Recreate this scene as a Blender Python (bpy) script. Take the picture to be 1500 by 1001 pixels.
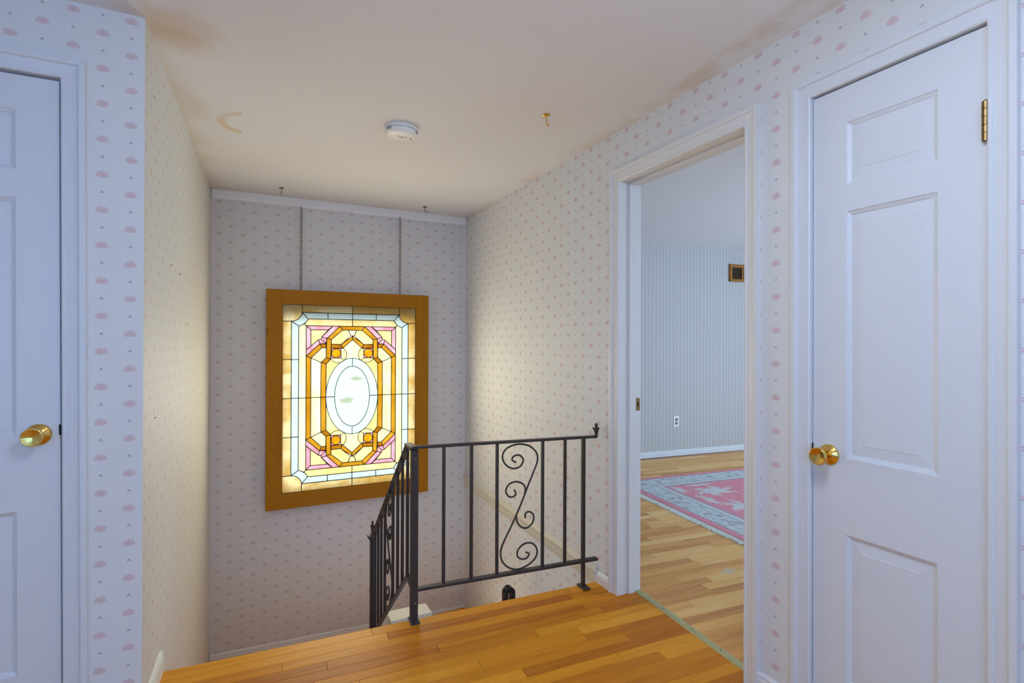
import bpy, bmesh, math, random
from mathutils import Vector, Matrix
random.seed(7)
S = bpy.context.scene
for o in list(bpy.data.objects): bpy.data.objects.remove(o)
COL = S.collection
R = math.radians

# ------------------------------------------------------------------ camera, world, lights, exposure
H = 1.2411
cam_d = bpy.data.cameras.new('camera'); cam = bpy.data.objects.new('camera', cam_d); COL.objects.link(cam)
cam_d.sensor_width = 36; cam_d.lens = 36*777.57/1500; cam_d.clip_start = .02
cam.matrix_world = (Matrix.Translation((0, 0, H)) @ Matrix.Rotation(R(-26.3796), 4, 'Z')
                    @ Matrix.Rotation(R(90+.1883), 4, 'X') @ Matrix.Rotation(R(.1791), 4, 'Z'))
S.camera = cam
S.view_settings.view_transform = 'Standard'; S.view_settings.look = 'None'
S.view_settings.gamma = 1; S.view_settings.exposure = .26; S.view_settings.use_curve_mapping = False
W = bpy.data.worlds.new('world'); S.world = W; W.use_nodes = True
W.node_tree.nodes['Background'].inputs[0].default_value = (.62, .72, 1, 1)
W.node_tree.nodes['Background'].inputs[1].default_value = .35

def lamp(name, kind, loc, energy, color, rot=(0, 0, 0), **kw):
    d = bpy.data.lights.new(name, kind); d.energy = energy; d.color = color
    for k, v in kw.items(): setattr(d, k, v)
    o = bpy.data.objects.new(name, d); COL.objects.link(o); o.location = loc; o.rotation_euler = rot
    return o
# daylight from the rooms behind the photographer
lamp('rear_daylight', 'AREA', (-.5, -2.0, 1.35), 42, (.18, .45, 1), (R(101), 0, R(-18)), shape='RECTANGLE', size=2.6, size_y=1.7)
# the photographer's flash beside the lens and its bounce off the ceiling
lamp('camera_flash', 'POINT', (.03, -.03, 1.36), 8, (.36, .62, 1), shadow_soft_size=.035)
lamp('flash_bounce', 'AREA', (.62, .5, 2.27), 7, (.62, .76, 1), (0, 0, 0), shape='DISK', size=.45)
# the hall's own ceiling lamp, above and in front of the camera
lamp('hall_ceiling_lamp', 'POINT', (.48, .42, 2.08), 7.5, (.86, .90, 1), shadow_soft_size=.09)
# warm lamp of the lower storey shining up the stairwell
lamp('stairwell_lamp', 'AREA', (1.15, 3.25, -.90), 1.5, (1, .84, .58), (R(180), 0, 0), shape='RECTANGLE', size=.5, size_y=.5)
# fluorescent tubes of the stained glass light box, shining out of its front
lamp('light_box_tubes', 'AREA', (.70, 4.09, .95), 9.6, (1, .96, .74), (R(-90), 0, 0), shape='RECTANGLE', size=.90, size_y=.6)
# window of the room on the right
lamp('side_room_window', 'AREA', (5.2, .18, 1.25), 114, (.52, .75, 1), (R(108), 0, R(0)), shape='RECTANGLE', size=1.8, size_y=1.3)

# ------------------------------------------------------------------ node helper
class NT:
    def __init__(s, name):
        s.mt = bpy.data.materials.new(name); s.mt.use_nodes = True
        s.t = s.mt.node_tree; s.n = s.t.nodes; s.p = s.n['Principled BSDF']; s.out = s.n['Material Output']
    def put(s, sock, v):
        if isinstance(v, bpy.types.NodeSocket): s.t.links.new(v, sock)
        elif v is not None: sock.default_value = v
    def m(s, op, a, b=None, c=None, clamp=False):
        n = s.n.new('ShaderNodeMath'); n.operation = op; n.use_clamp = clamp
        for i, v in enumerate((a, b, c)):
            if v is not None: s.put(n.inputs[i], v)
        return n.outputs[0]
    def add(s, a, b): return s.m('ADD', a, b)
    def sub(s, a, b): return s.m('SUBTRACT', a, b)
    def mul(s, a, b): return s.m('MULTIPLY', a, b)
    def step(s, a, lo, hi):
        n = s.n.new('ShaderNodeMapRange'); n.interpolation_type = 'SMOOTHSTEP'
        s.put(n.inputs[0], a); n.inputs[1].default_value = lo; n.inputs[2].default_value = hi
        return n.outputs[0]
    def inv(s, a): return s.m('SUBTRACT', 1.0, a)
    def mix(s, f, a, b, mode='MIX'):
        n = s.n.new('ShaderNodeMix'); n.data_type = 'RGBA'; n.blend_type = mode
        s.put(n.inputs[0], f)
        for i, v in ((6, a), (7, b)):
            s.put(n.inputs[i], v if not isinstance(v, tuple) else (*v[:3], 1))
        return n.outputs[2]
    def sep(s, v):
        n = s.n.new('ShaderNodeSeparateXYZ'); s.t.links.new(v, n.inputs[0]); return n.outputs
    def uv(s): return s.n.new('ShaderNodeTexCoord').outputs['UV']
    def obj(s): return s.n.new('ShaderNodeTexCoord').outputs['Object']
    def pos(s): return s.n.new('ShaderNodeNewGeometry').outputs['Position']
    def rnd(s): return s.n.new('ShaderNodeObjectInfo').outputs['Random']
    def vmul(s, v, k):
        n = s.n.new('ShaderNodeVectorMath'); n.operation = 'MULTIPLY'; s.t.links.new(v, n.inputs[0]); n.inputs[1].default_value = k
        return n.outputs[0]
    def vadd(s, v, w):
        n = s.n.new('ShaderNodeVectorMath'); n.operation = 'ADD'; s.t.links.new(v, n.inputs[0]); s.put(n.inputs[1], w)
        return n.outputs[0]
    def noise(s, v, scale, detail=2, rough=.5, dist=0):
        n = s.n.new('ShaderNodeTexNoise'); s.t.links.new(v, n.inputs['Vector'])
        n.inputs['Scale'].default_value = scale; n.inputs['Detail'].default_value = detail
        n.inputs['Roughness'].default_value = rough; n.inputs['Distortion'].default_value = dist
        return n.outputs[0]
    def ramp(s, f, stops):
        n = s.n.new('ShaderNodeValToRGB'); s.t.links.new(f, n.inputs[0]); e = n.color_ramp.elements
        while len(e) < len(stops): e.new(.5)
        for el, (p, c) in zip(e, stops): el.position = p; el.color = (*c, 1)
        return n.outputs[0]
    def bump(s, h, strength=.2, dist=.002):
        n = s.n.new('ShaderNodeBump'); s.t.links.new(h, n.inputs['Height'])
        n.inputs['Strength'].default_value = strength; n.inputs['Distance'].default_value = dist
        s.t.links.new(n.outputs[0], s.p.inputs['Normal'])
    def done(s, color, rough=.6, metal=0, spec=None):
        s.put(s.p.inputs['Base Color'], (*color, 1) if isinstance(color, tuple) else color)
        s.put(s.p.inputs['Roughness'], rough); s.p.inputs['Metallic'].default_value = metal
        if spec is not None: s.p.inputs['Specular IOR Level'].default_value = spec
        return s.mt

def plain(name, color, rough=.5, metal=0, var=.06, scale=14, spec=None):
    n = NT(name); f = n.noise(n.obj(), scale, 3)
    c = n.mix(f, tuple(x*(1-var) for x in color), tuple(min(1, x*(1+var)) for x in color))
    return n.done(c, rough, metal, spec)

# ------------------------------------------------------------------ materials
def wallpaper(name, base, pink, grey, scuffs=()):
    n = NT(name); cs, p = .0742, .1115
    u, v, _ = n.sep(n.uv())
    col = n.m('FLOOR', n.add(n.m('DIVIDE', u, cs), .5))
    fu = n.sub(u, n.mul(col, cs))
    par = n.m('FLOORED_MODULO', col, 2.0)
    def cell(off):
        v2 = n.add(n.add(v, n.mul(par, p/2)), off)
        return n.sub(v2, n.mul(n.m('FLOOR', n.add(n.m('DIVIDE', v2, p), .5)), p))
    fv = cell(0.0); ft = cell(p/2)
    # a wide, scalloped rose: upper fan of petals over a flat leafy foot
    a, b = n.m('DIVIDE', fu, .0190), n.m('DIVIDE', n.add(fv, .0025), .0150)
    r = n.m('SQRT', n.add(n.mul(a, a), n.mul(b, b))); th = n.m('ARCTAN2', b, a)
    lobes = n.m('COSINE', n.mul(th, 10.0))
    lim = n.sub(.84, n.mul(lobes, .15))
    d = n.m('DIVIDE', r, lim)
    fl = n.mul(n.inv(n.step(d, .88, 1.05)), n.m('GREATER_THAN', n.add(b, n.mul(n.m('ABSOLUTE', a), -.25)), -.62))
    gap = n.mul(n.step(lobes, .2, .8), n.step(r, .22, .4))
    ring = n.inv(n.step(n.m('ABSOLUTE', n.sub(r, n.add(.46, n.mul(lobes, .06)))), .03, .09))
    cut = n.m('MAXIMUM', n.mul(gap, .40), n.mul(ring, .40))
    fl = n.mul(n.mul(fl, n.inv(cut)), n.step(n.noise(n.uv(), 380, 2), .12, .50))
    # the small grey sprig between roses
    tri = n.mul(n.m('LESS_THAN', n.m('ABSOLUTE', fu), n.mul(n.sub(.0048, ft), .62)), n.m('GREATER_THAN', ft, -.0042))
    tri = n.mul(tri, n.inv(n.mul(n.m('LESS_THAN', n.m('ABSOLUTE', n.add(fu, .0006)), .0015), n.m('LESS_THAN', ft, -.001))))
    weave = n.noise(n.vmul(n.uv(), (1, 1, 1)), 900, 2)
    mott = n.noise(n.uv(), 5, 3)
    c = n.mix(mott, tuple(x*.96 for x in base), base)
    c = n.mix(n.mul(fl, .95), c, pink); c = n.mix(n.mul(tri, .85), c, grey)
    for (su, sv, sl) in scuffs:
        k = n.mul(n.m('LESS_THAN', n.m('ABSOLUTE', n.sub(u, su)), sl), n.m('LESS_THAN', n.m('ABSOLUTE', n.sub(v, sv)), .0022))
        c = n.mix(k, c, (.05, .04, .03))
    n.bump(n.add(weave, n.mul(fl, .4)), .12, .0015)
    return n.done(c, .62, spec=.3)

M = {}
M['paper'] = wallpaper('rose wallpaper', (.80, .785, .755), (.71, .49, .49), (.28, .29, .29))
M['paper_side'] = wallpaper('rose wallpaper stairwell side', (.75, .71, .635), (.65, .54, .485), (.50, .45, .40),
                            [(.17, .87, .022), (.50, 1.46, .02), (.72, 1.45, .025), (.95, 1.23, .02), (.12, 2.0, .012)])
M['paper_back'] = wallpaper('rose wallpaper back', (.77, .75, .74), (.63, .54, .535), (.48, .45, .445))

def striped():
    n = NT('striped wallpaper'); u, v, _ = n.sep(n.uv()); P = .046
    f = n.m('FRACT', n.m('DIVIDE', u, P))
    line = lambda c, w: n.m('LESS_THAN', n.m('ABSOLUTE', n.sub(f, c)), w)
    dots = n.mul(line(.12, .07), n.m('LESS_THAN', n.m('FRACT', n.m('DIVIDE', v, .024)), .55))
    c = n.mix(n.noise(n.uv(), 6, 2), (.51, .505, .49), (.55, .54, .53))
    c = n.mix(line(.5, .10), c, (.63, .63, .63)); c = n.mix(n.mul(line(.36, .04), .5), c, (.36, .35, .36))
    c = n.mix(n.mul(line(.66, .04), .5), c, (.36, .35, .36))
    c = n.mix(n.mul(dots, .6), c, (.34, .29, .31)); c = n.mix(n.mul(line(.85, .05), .35), c, (.6, .42, .42))
    return n.done(c, .7, spec=.2)
M['striped'] = striped()

def ceiling_mat():
    n = NT('stained ceiling plaster'); P = n.pos(); x, y, _ = n.sep(P)
    nz = n.noise(P, 3.2, 4, .6); nz2 = n.noise(P, 14, 3, .6)
    c = n.mix(n.noise(P, 1.3, 2), (.84, .825, .83), (.87, .86, .865))
    wob = n.mul(n.sub(nz, .5), .30)
    # damp stains: a patch at the wall corner, a ring beside it, and along the wall joints
    def dist(px, py):
        dx, dy = n.sub(x, px), n.sub(y, py); return n.m('SQRT', n.add(n.mul(dx, dx), n.mul(dy, dy)))
    patch = n.inv(n.step(n.add(dist(-.24, 2.12), wob), .02, .21))
    d2 = n.add(dist(.02, 2.86), n.mul(wob, .25))
    ring = n.mul(n.inv(n.step(n.m('ABSOLUTE', n.sub(d2, .135)), .006, .030)), n.m('LESS_THAN', x, -.035))
    ring = n.mul(ring, n.step(nz2, .2, .5))
    streak = n.mul(n.inv(n.step(n.m('ABSOLUTE', n.add(n.sub(x, n.add(1.385, n.mul(y, .125))), n.mul(wob, .35))), .012, .055)), n.mul(n.step(nz, .34, .52), n.inv(n.step(y, 1.75, 2.1))))
    edgeL = n.inv(n.step(n.add(n.sub(x, -.30), wob), .0, .16))
    edgeL = n.mul(edgeL, n.m('GREATER_THAN', y, 2.1))
    edgeR = n.mul(n.inv(n.step(n.add(n.sub(1.636, x), wob), -.02, .13)), n.step(nz, .40, .55))
    edgeB = n.inv(n.step(n.add(n.sub(4.18, y), n.mul(wob, .4)), .0, .13))
    c = n.mix(n.mul(patch, .55), c, (.66, .47, .25)); c = n.mix(n.mul(ring, .55), c, (.72, .49, .2))
    c = n.mix(n.mul(edgeL, .35), c, (.64, .49, .29)); c = n.mix(n.mul(edgeR, .42), c, (.66, .49, .31))
    c = n.mix(n.mul(edgeB, .25), c, (.68, .50, .33))
    c = n.mix(n.mul(streak, .32), c, (.70, .53, .34))
    n.bump(n.noise(P, 60, 3), .05, .002)
    return n.done(c, .75, spec=.2)
M['ceiling'] = ceiling_mat()
M['ceiling2'] = plain('white room ceiling', (.86, .89, .92), .8, var=.02, scale=2)
def paint_mat(name, col):
    n = NT(name); P = n.obj()
    c = n.mix(n.noise(P, 9, 3), tuple(x*.97 for x in col), col)
    n.bump(n.noise(n.vmul(P, (60, 60, 6)), 2.0, 2), .03, .001)
    return n.done(c, .38, spec=.4)
M['paint'] = paint_mat('white gloss paint', (.765, .775, .785))
M['brightpaint'] = paint_mat('bright white paint', (.92, .915, .91))
M['trimpaint'] = paint_mat('aged white trim paint', (.82, .80, .765))
M['tanpaint'] = paint_mat('yellowed trim paint', (.70, .63, .50))
M['cream'] = paint_mat('cream paint', (.82, .79, .68))
M['dark'] = plain('dark gap', (.02, .02, .022), .9)
def wood(name, stops, scale=(1.6, 26, 26), rough=.3, axis_obj=False, per=True, coat=.0, smudge=None):
    n = NT(name); P = n.obj() if axis_obj else n.pos(); rr = n.rnd()
    if per:
        off = n.n.new('ShaderNodeCombineXYZ'); n.put(off.inputs[0], n.mul(rr, 37.0)); n.put(off.inputs[1], n.mul(rr, 91.0))
        P = n.vadd(P, off.outputs[0])
    g = n.noise(n.vmul(P, scale), 1.0, 5, .62, .8)
    fine = n.noise(n.vmul(P, (scale[0]*3, scale[1]*6, scale[2]*6)), 1.0, 2)
    f = n.add(n.add(n.mul(n.sub(g, .5), .85), n.mul(n.sub(fine, .5), .30)), n.add(n.mul(rr, .80) if per else .3, .08))
    c = n.ramp(f, stops)
    streak = n.step(n.noise(n.vmul(P, (scale[0]*.8, scale[1]*1.2, scale[2]*1.2)), 1.0, 3, .5, 1.5), .66, .74)
    c = n.mix(n.mul(streak, .5), c, tuple(x*.45 for x in stops[0][1]))
    if smudge:                                       # a worn grey spot on the boards
        x, y, _ = n.sep(n.pos()); dx, dy = n.m('DIVIDE', n.sub(x, smudge[0]), .095), n.m('DIVIDE', n.sub(y, smudge[1]), .040)
        rr2 = n.add(n.m('SQRT', n.add(n.mul(dx, dx), n.mul(dy, dy))), n.mul(n.sub(n.noise(n.pos(), 34, 3), .5), 2.4))
        c = n.mix(n.mul(n.inv(n.step(rr2, .3, .7)), .6), c, (.62, .60, .56))
    n.bump(fine, .03, .001)
    m = n.done(c, rough, spec=.2); n.p.inputs['Coat Weight'].default_value = coat; n.p.inputs['Coat Roughness'].default_value = .12
    return m
M['plank'] = wood('amber oak boards', [(.0, (.45, .125, .004)), (.35, (.64, .215, .006)), (.65, (.75, .28, .010)), (1, (.87, .385, .03))], rough=.44, coat=0)
M['plank2'] = wood('pale oak boards', [(.0, (.58, .235, .06)), (.35, (.80, .38, .10)), (.65, (.92, .50, .15)), (1, (.98, .64, .26))], rough=.4, coat=.1, smudge=(2.348, 2.075))
M['oak'] = wood('oak frame', [(.0, (.36, .13, .004)), (.5, (.46, .185, .005)), (1, (.53, .225, .008))], scale=(30, 30, 2.2), rough=.6, per=False)
M['oakh'] = wood('oak frame rail', [(.0, (.36, .13, .004)), (.5, (.46, .185, .005)), (1, (.53, .225, .008))], scale=(2.2, 30, 30), rough=.6, per=False)
M['ventwood'] = wood('vent wood', [(.0, (.24, .09, .02)), (.5, (.38, .17, .04)), (1, (.5, .25, .08))], scale=(4, 30, 30), rough=.4, per=False)
M['iron'] = plain('black wrought iron', (.050, .042, .040), .50, .25, .3, 40)
M['black'] = plain('glossy black metal', (.008, .008, .009), .18, .2, .1)
M['lead'] = plain('lead came', (.028, .03, .033), .5, .5)
M['brass'] = plain('polished brass', (.80, .52, .14), .16, 1, .08, 30)
M['oldbrass'] = plain('tarnished brass', (.25, .16, .065), .4, 1, .3, 60)
M['strip'] = plain('dull brass strip', (.52, .46, .21), .42, .4, .12, 30)
M['chain'] = plain('dull chain metal', (.36, .29, .20), .45, .7, .2, 60)
M['plastic'] = plain('aged white plastic', (.93, .92, .85), .4, 0, .03)
M['ivory'] = plain('white plastic plate', (.82, .83, .82), .35, 0, .03)
M['grey'] = plain('grey print', (.22, .22, .21), .6)
M['grille'] = plain('dark grille', (.055, .028, .012), .5, .2)
M['fringe'] = plain('rug fringe cotton', (.72, .70, .62), .9, 0, .15, 90)

def glass(name, c0, c1, scale=(6, 6, 6), rough=.25):
    n = NT(name); P = n.obj()
    off = n.n.new('ShaderNodeCombineXYZ'); n.put(off.inputs[0], n.mul(n.rnd(), 17.0)); n.put(off.inputs[2], n.mul(n.rnd(), 29.0))
    f = n.step(n.noise(n.vmul(n.vadd(P, off.outputs[0]), scale), 1.0, 4, .6, .6), .3, .7)
    c = n.mix(f, c0, c1)
    tr = n.n.new('ShaderNodeBsdfTranslucent'); n.put(tr.inputs[0], c)
    n.done(tuple(x*.25 for x in c0), rough)
    mx = n.n.new('ShaderNodeMixShader'); mx.inputs[0].default_value = .88
    n.t.links.new(n.p.outputs[0], mx.inputs[1]); n.t.links.new(tr.outputs[0], mx.inputs[2])
    n.t.links.new(mx.outputs[0], n.out.inputs[0])
    return n.mt
M['g_amber'] = glass('amber streaky glass', (.69, .51, .13), (.57, .38, .075), (9, 9, 5))
M['g_brown'] = glass('brown amber glass', (.46, .27, .05), (.58, .38, .07), (9, 9, 9))
M['g_border'] = glass('honey opal glass', (.80, .78, .62), (.66, .53, .25), (4.5, 4.5, 6))
M['g_cream'] = glass('cream opal glass', (.76, .75, .58), (.74, .67, .41), (6, 6, 6))
M['g_pale'] = glass('pale cream glass', (.74, .77, .69), (.73, .70, .50), (6, 6, 3))
M['g_clear'] = glass('icy white glass', (.62, .72, .745), (.66, .74, .76), (20, 20, 20), .12)
M['g_pink'] = glass('pink streaky glass', (.68, .42, .51), (.72, .60, .67), (16, 16, 10))
M['g_jewel'] = glass('orange jewel glass', (.74, .55, .10), (.68, .40, .05), (22, 22, 22), .1)
def etched():
    n = NT('etched oval glass'); P = n.obj(); x, y, z = n.sep(P)
    nz = n.noise(n.vmul(P, (18, 18, 30)), 1.0, 4, .6, 1.2)
    def blob(cx, cz, sx, sz):
        a, b = n.m('DIVIDE', n.sub(x, cx), sx), n.m('DIVIDE', n.sub(z, cz), sz)
        return n.inv(n.step(n.add(n.m('SQRT', n.add(n.mul(a, a), n.mul(b, b))), n.mul(n.sub(nz, .5), 1.5)), .7, 1.0))
    k = n.m('MAXIMUM', blob(.028, .13, .052, .018), blob(-.035, -.03, .055, .024))
    fine = n.mul(n.mul(n.step(n.noise(n.vmul(P, (30, 30, 70)), 1.0, 3, .6, 2.0), .58, .66), .22), blob(.02, -.10, .10, .10))
    c = n.mix(n.m('MAXIMUM', n.mul(k, .6), n.mul(fine, 2.2)), (.635, .72, .715), (.42, .46, .34))
    tr = n.n.new('ShaderNodeBsdfTranslucent'); n.put(tr.inputs[0], c)
    n.done((.25, .25, .25), .2)
    mx = n.n.new('ShaderNodeMixShader'); mx.inputs[0].default_value = .88
    n.t.links.new(n.p.outputs[0], mx.inputs[1]); n.t.links.new(tr.outputs[0], mx.inputs[2]); n.t.links.new(mx.outputs[0], n.out.inputs[0])
    return n.mt
M['g_oval'] = etched()
def emit(name, c, s):
    n = NT(name); e = n.n.new('ShaderNodeEmission'); e.inputs[0].default_value = (*c, 1); e.inputs[1].default_value = s
    n.t.links.new(e.outputs[0], n.out.inputs[0]); return n.mt
M['tube'] = emit('fluorescent diffuser', (1, .98, .90), 2.6)

def rug_mat():
    n = NT('pink floral rug'); u, v, _ = n.sep(n.uv())      # u from the short fringed side inwards, v from the far long side
    RW, RL = 1.9, 2.9
    e = n.m('MINIMUM', n.m('MINIMUM', u, n.sub(RL, u)), n.m('MINIMUM', v, n.sub(RW, v)))
    P = n.uv(); nz = n.noise(P, 9, 3, .6, .8); pile = n.noise(P, 220, 2)
    pink = n.mix(nz, (.80, .27, .33), (.90, .38, .43)); pale = n.mix(n.noise(P, 14, 3), (.62, .68, .70), (.82, .83, .80))
    band = lambda lo, hi: n.mul(n.m('GREATER_THAN', e, lo), n.m('LESS_THAN', e, hi))
    c = n.mix(band(.055, .255), pink, pale)
    vo = n.n.new('ShaderNodeTexVoronoi'); n.t.links.new(P, vo.inputs['Vector']); vo.inputs['Scale'].default_value = 13
    fl = n.step(n.add(vo.outputs['Distance'], n.mul(n.sub(n.noise(P, 45, 3), .5), .7)), .42, .30)
    rose = n.mix(n.noise(P, 30, 2), (.30, .42, .46), (.74, .42, .50))
    c = n.mix(n.mul(n.mul(fl, band(.075, .23)), .85), c, rose)
    vein = n.inv(n.step(n.m('ABSOLUTE', n.sub(n.noise(P, 21, 3, .6, 1.5), .5)), .015, .05))
    c = n.mix(n.mul(n.mul(vein, band(.07, .24)), .55), c, (.30, .38, .40))
    for lo, hi in ((.055, .065), (.243, .256), (.285, .292), (.31, .32)): c = n.mix(band(lo, hi), c, (.34, .38, .42))
    c = n.mix(band(.256, .285), c, (.80, .80, .76)); c = n.mix(band(.292, .31), c, (.70, .45, .52))
    # sculpted floral sprays in the pink field
    def spray(cu, cv, su, sv):
        a, b = n.m('DIVIDE', n.sub(u, cu), su), n.m('DIVIDE', n.sub(v, cv), sv)
        r = n.m('SQRT', n.add(n.mul(a, a), n.mul(b, b))); th = n.m('ARCTAN2', b, a)
        lim = n.add(.75, n.mul(n.m('SINE', n.add(n.mul(th, 6.0), n.mul(r, 4.0))), .25))
        return n.inv(n.step(n.add(n.m('DIVIDE', r, lim), n.mul(n.sub(n.noise(P, 38, 3), .5), 1.6)), .6, .95))
    k = spray(.62, .55, .26, .17)
    for q in ((.36, .42, .07, .16), (.62, .36, .22, .04), (.52, .98, .17, .22), (1.45, .95, .4, .3), (1.05, .62, .16, .12), (.4, .75, .06, .2), (.95, 1.25, .2, .16)):
        k = n.m('MAXIMUM', k, spray(*q))
    k = n.mul(k, n.m('GREATER_THAN', e, .33))
    c = n.mix(n.mul(k, .9), c, n.mix(n.noise(P, 26, 2), (.55, .62, .62), (.86, .86, .82)))
    n.bump(n.add(pile, n.mul(k, 1.5)), .35, .004)
    return n.done(c, .95, spec=.1)
M['rug'] = rug_mat()

# ------------------------------------------------------------------ mesh helpers
def obj(name, bm, mat, parent=None, smooth=False, loc=None, M4=None):
    bmesh.ops.recalc_face_normals(bm, faces=bm.faces)
    me = bpy.data.meshes.new(name); bm.to_mesh(me); bm.free()
    if mat: me.materials.append(M[mat] if isinstance(mat, str) else mat)
    if smooth:
        for f in me.polygons: f.use_smooth = True
    o = bpy.data.objects.new(name, me); COL.objects.link(o)
    if parent: o.parent = parent
    if loc: o.location = loc
    if M4 is not None: o.matrix_local = M4
    return o
def empty(name, loc=(0, 0, 0), rz=0, parent=None):
    o = bpy.data.objects.new(name, None); COL.objects.link(o); o.location = loc; o.rotation_euler = (0, 0, rz)
    o.empty_display_size = .1
    if parent: o.parent = parent
    return o
def tag(o, label=None, cat=None, group=None, kind=None):
    if label: o['label'] = label
    if cat: o['category'] = cat
    if group: o['group'] = group
    if kind: o['kind'] = kind
    return o
def hexa(bm, v):                                   # 8 corners: bottom ring 0-3, top ring 4-7
    w = [bm.verts.new(p) for p in v]
    for f in ((3, 2, 1, 0), (4, 5, 6, 7), (0, 1, 5, 4), (1, 2, 6, 5), (2, 3, 7, 6), (3, 0, 4, 7)):
        bm.faces.new([w[i] for i in f])
    return w
def box(bm, x0, x1, y0, y1, z0, z1):
    return hexa(bm, [(x0, y0, z0), (x1, y0, z0), (x1, y1, z0), (x0, y1, z0), (x0, y0, z1), (x1, y0, z1), (x1, y1, z1), (x0, y1, z1)])
def boxes(*a):
    bm = bmesh.new()
    for q in a: box(bm, *q)
    return bm
def bevel(bm, w, seg=2):
    bmesh.ops.bevel(bm, geom=list(bm.edges), offset=w, segments=seg, profile=.5, affect='EDGES'); return bm
def bar(bm, a, b, w, h, up=(0, 0, 1)):             # rectangular bar from a to b: w sideways, h along up
    a, b = Vector(a), Vector(b); d = (b-a).normalized(); up = Vector(up)
    s = d.cross(up).normalized(); u = s.cross(d).normalized()
    q = lambda p: [p-s*w/2-u*h/2, p+s*w/2-u*h/2, p+s*w/2+u*h/2, p-s*w/2+u*h/2]
    return hexa(bm, q(a)+q(b))
def tube(bm, pts, r, n=8, cap=True):
    pts = [Vector(p) for p in pts]; rings = []; up = None
    for i, p in enumerate(pts):
        d = (pts[min(i+1, len(pts)-1)]-pts[max(i-1, 0)]).normalized()
        if up is None:
            up = Vector((0, 0, 1)) if abs(d.z) < .9 else Vector((1, 0, 0))
        s = d.cross(up).normalized(); up = s.cross(d).normalized()
        rr = r[i] if isinstance(r, (list, tuple)) else r
        rings.append([bm.verts.new(p+(s*math.cos(k*2*math.pi/n)+up*math.sin(k*2*math.pi/n))*rr) for k in range(n)])
    for A, B in zip(rings, rings[1:]):
        for k in range(n): bm.faces.new((A[k], A[(k+1) % n], B[(k+1) % n], B[k]))
    if cap: bm.faces.new(rings[0][::-1]); bm.faces.new(rings[-1])
def lathe(bm, prof, axis='Y', n=28):               # prof: (along, radius)
    rings = []
    for t, r in prof:
        ring = []
        for k in range(n):
            c, s = math.cos(2*math.pi*k/n)*max(r, 1e-4), math.sin(2*math.pi*k/n)*max(r, 1e-4)
            ring.append(bm.verts.new((c, t, s) if axis == 'Y' else (c, s, t)))
        rings.append(ring)
    for A, B in zip(rings, rings[1:]):
        for k in range(n): bm.faces.new((A[k], A[(k+1) % n], B[(k+1) % n], B[k]))
    bm.faces.new(rings[0]); bm.faces.new(rings[-1])
def catmull(p, n=6):
    p = [Vector(q) for q in p]; q = [p[0]]+p+[p[-1]]; out = []
    for i in range(1, len(q)-2):
        for k in range(n):
            t = k/n; a, b, c, d = q[i-1:i+3]
            out.append(.5*((2*b)+(-a+c)*t+(2*a-5*b+4*c-d)*t*t+(-a+3*b-3*c+d)*t**3))
    return out+[p[-1]]
def prism(bm, poly, y0, y1):                       # polygon in (x,z) extruded along y
    f = [bm.verts.new((x, y0, z)) for x, z in poly]; b = [bm.verts.new((x, y1, z)) for x, z in poly]
    bm.faces.new(f); bm.faces.new(b[::-1]); k = len(poly)
    for i in range(k): bm.faces.new((f[i], f[(i+1) % k], b[(i+1) % k], b[i]))
def wall_uv(o, fu, fv):
    me = o.data; uv = me.uv_layers.new(name='UVMap')
    for l in me.loops:
        c = me.vertices[l.vertex_index].co; uv.data[l.index].uv = (fu(c), fv(c))

# ------------------------------------------------------------------ room shell
C = 2.2924; X1 = 1.6364; YF = 2.0687; YB = 4.1847; LX0, LX1 = -.3053, -.2352; FL = -.98
lw = lambda y: LX0+(LX1-LX0)*(y-YF)/(YB-YF)
edge_y = lambda x: 2.372-.0475*x                    # the stair edge of the upper floor
def structure(o): return tag(o, kind='structure')

# right wall with two openings: doorway to the side room, closet door
D0, D1, DT = 1.366, 2.1084, 2.042                   # doorway
K0, K1 = .651, 1.1105                               # closet opening
b = boxes((X1, X1+.115, -2.2, K0-.012, 0, C+.06), (X1, X1+.115, K0-.012, K1+.012, DT+.012, C+.06), (X1, X1+.115, K1+.012, D0-.012, 0, C+.06),
          (X1, X1+.115, D0-.012, D1+.012, DT+.012, C+.06), (X1, X1+.115, D1+.012, YB+.1, FL-.1, C+.06))
w = structure(obj('wall_right', b, 'paper')); wall_uv(w, lambda c: c.y-1.2412, lambda c: (c.z-1.872)*.957)
w.data.materials.append(M['paper_side'])
# left stairwell wall (slightly out of square)
b = bmesh.new()
hexa(b, [(LX0-.1, YF+.004, FL-.1), (lw(YF+.004), YF+.004, FL-.1), (lw(YB+.1), YB+.1, FL-.1), (lw(YB)-.12, YB+.1, FL-.1),
         (LX0-.1, YF+.004, C+.06), (lw(YF+.004), YF+.004, C+.06), (lw(YB+.1), YB+.1, C+.06), (lw(YB)-.12, YB+.1, C+.06)])
w = structure(obj('wall_left', b, 'paper_side')); wall_uv(w, lambda c: c.y-2.1, lambda c: c.z-.1)
# wall with the left door; its end turns the corner into the stairwell
LD0, LD1 = -1.268, -.506
b = bmesh.new()
box(b, -2.1, LD0-.012, YF, YF+.115, 0, C+.06); box(b, LD0-.012, LD1+.012, YF, YF+.115, DT+.012, C+.06)
box(b, LD1+.012, LX0-.1, YF, YF+.115, FL, C+.06)
hexa(b, [(LX0-.1, YF, FL), (LX0, YF, FL), (lw(YF+.004), YF+.004, FL), (LX0-.1, YF+.004, FL),
         (LX0-.1, YF, C+.06), (LX0, YF, C+.06), (lw(YF+.004), YF+.004, C+.06), (LX0-.1, YF+.004, C+.06)])
w = structure(obj('wall_front', b, 'paper')); wall_uv(w, lambda c: c.x+.4155 if abs(c.x) < 9 else 0, lambda c: c.z-2.104)
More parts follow.
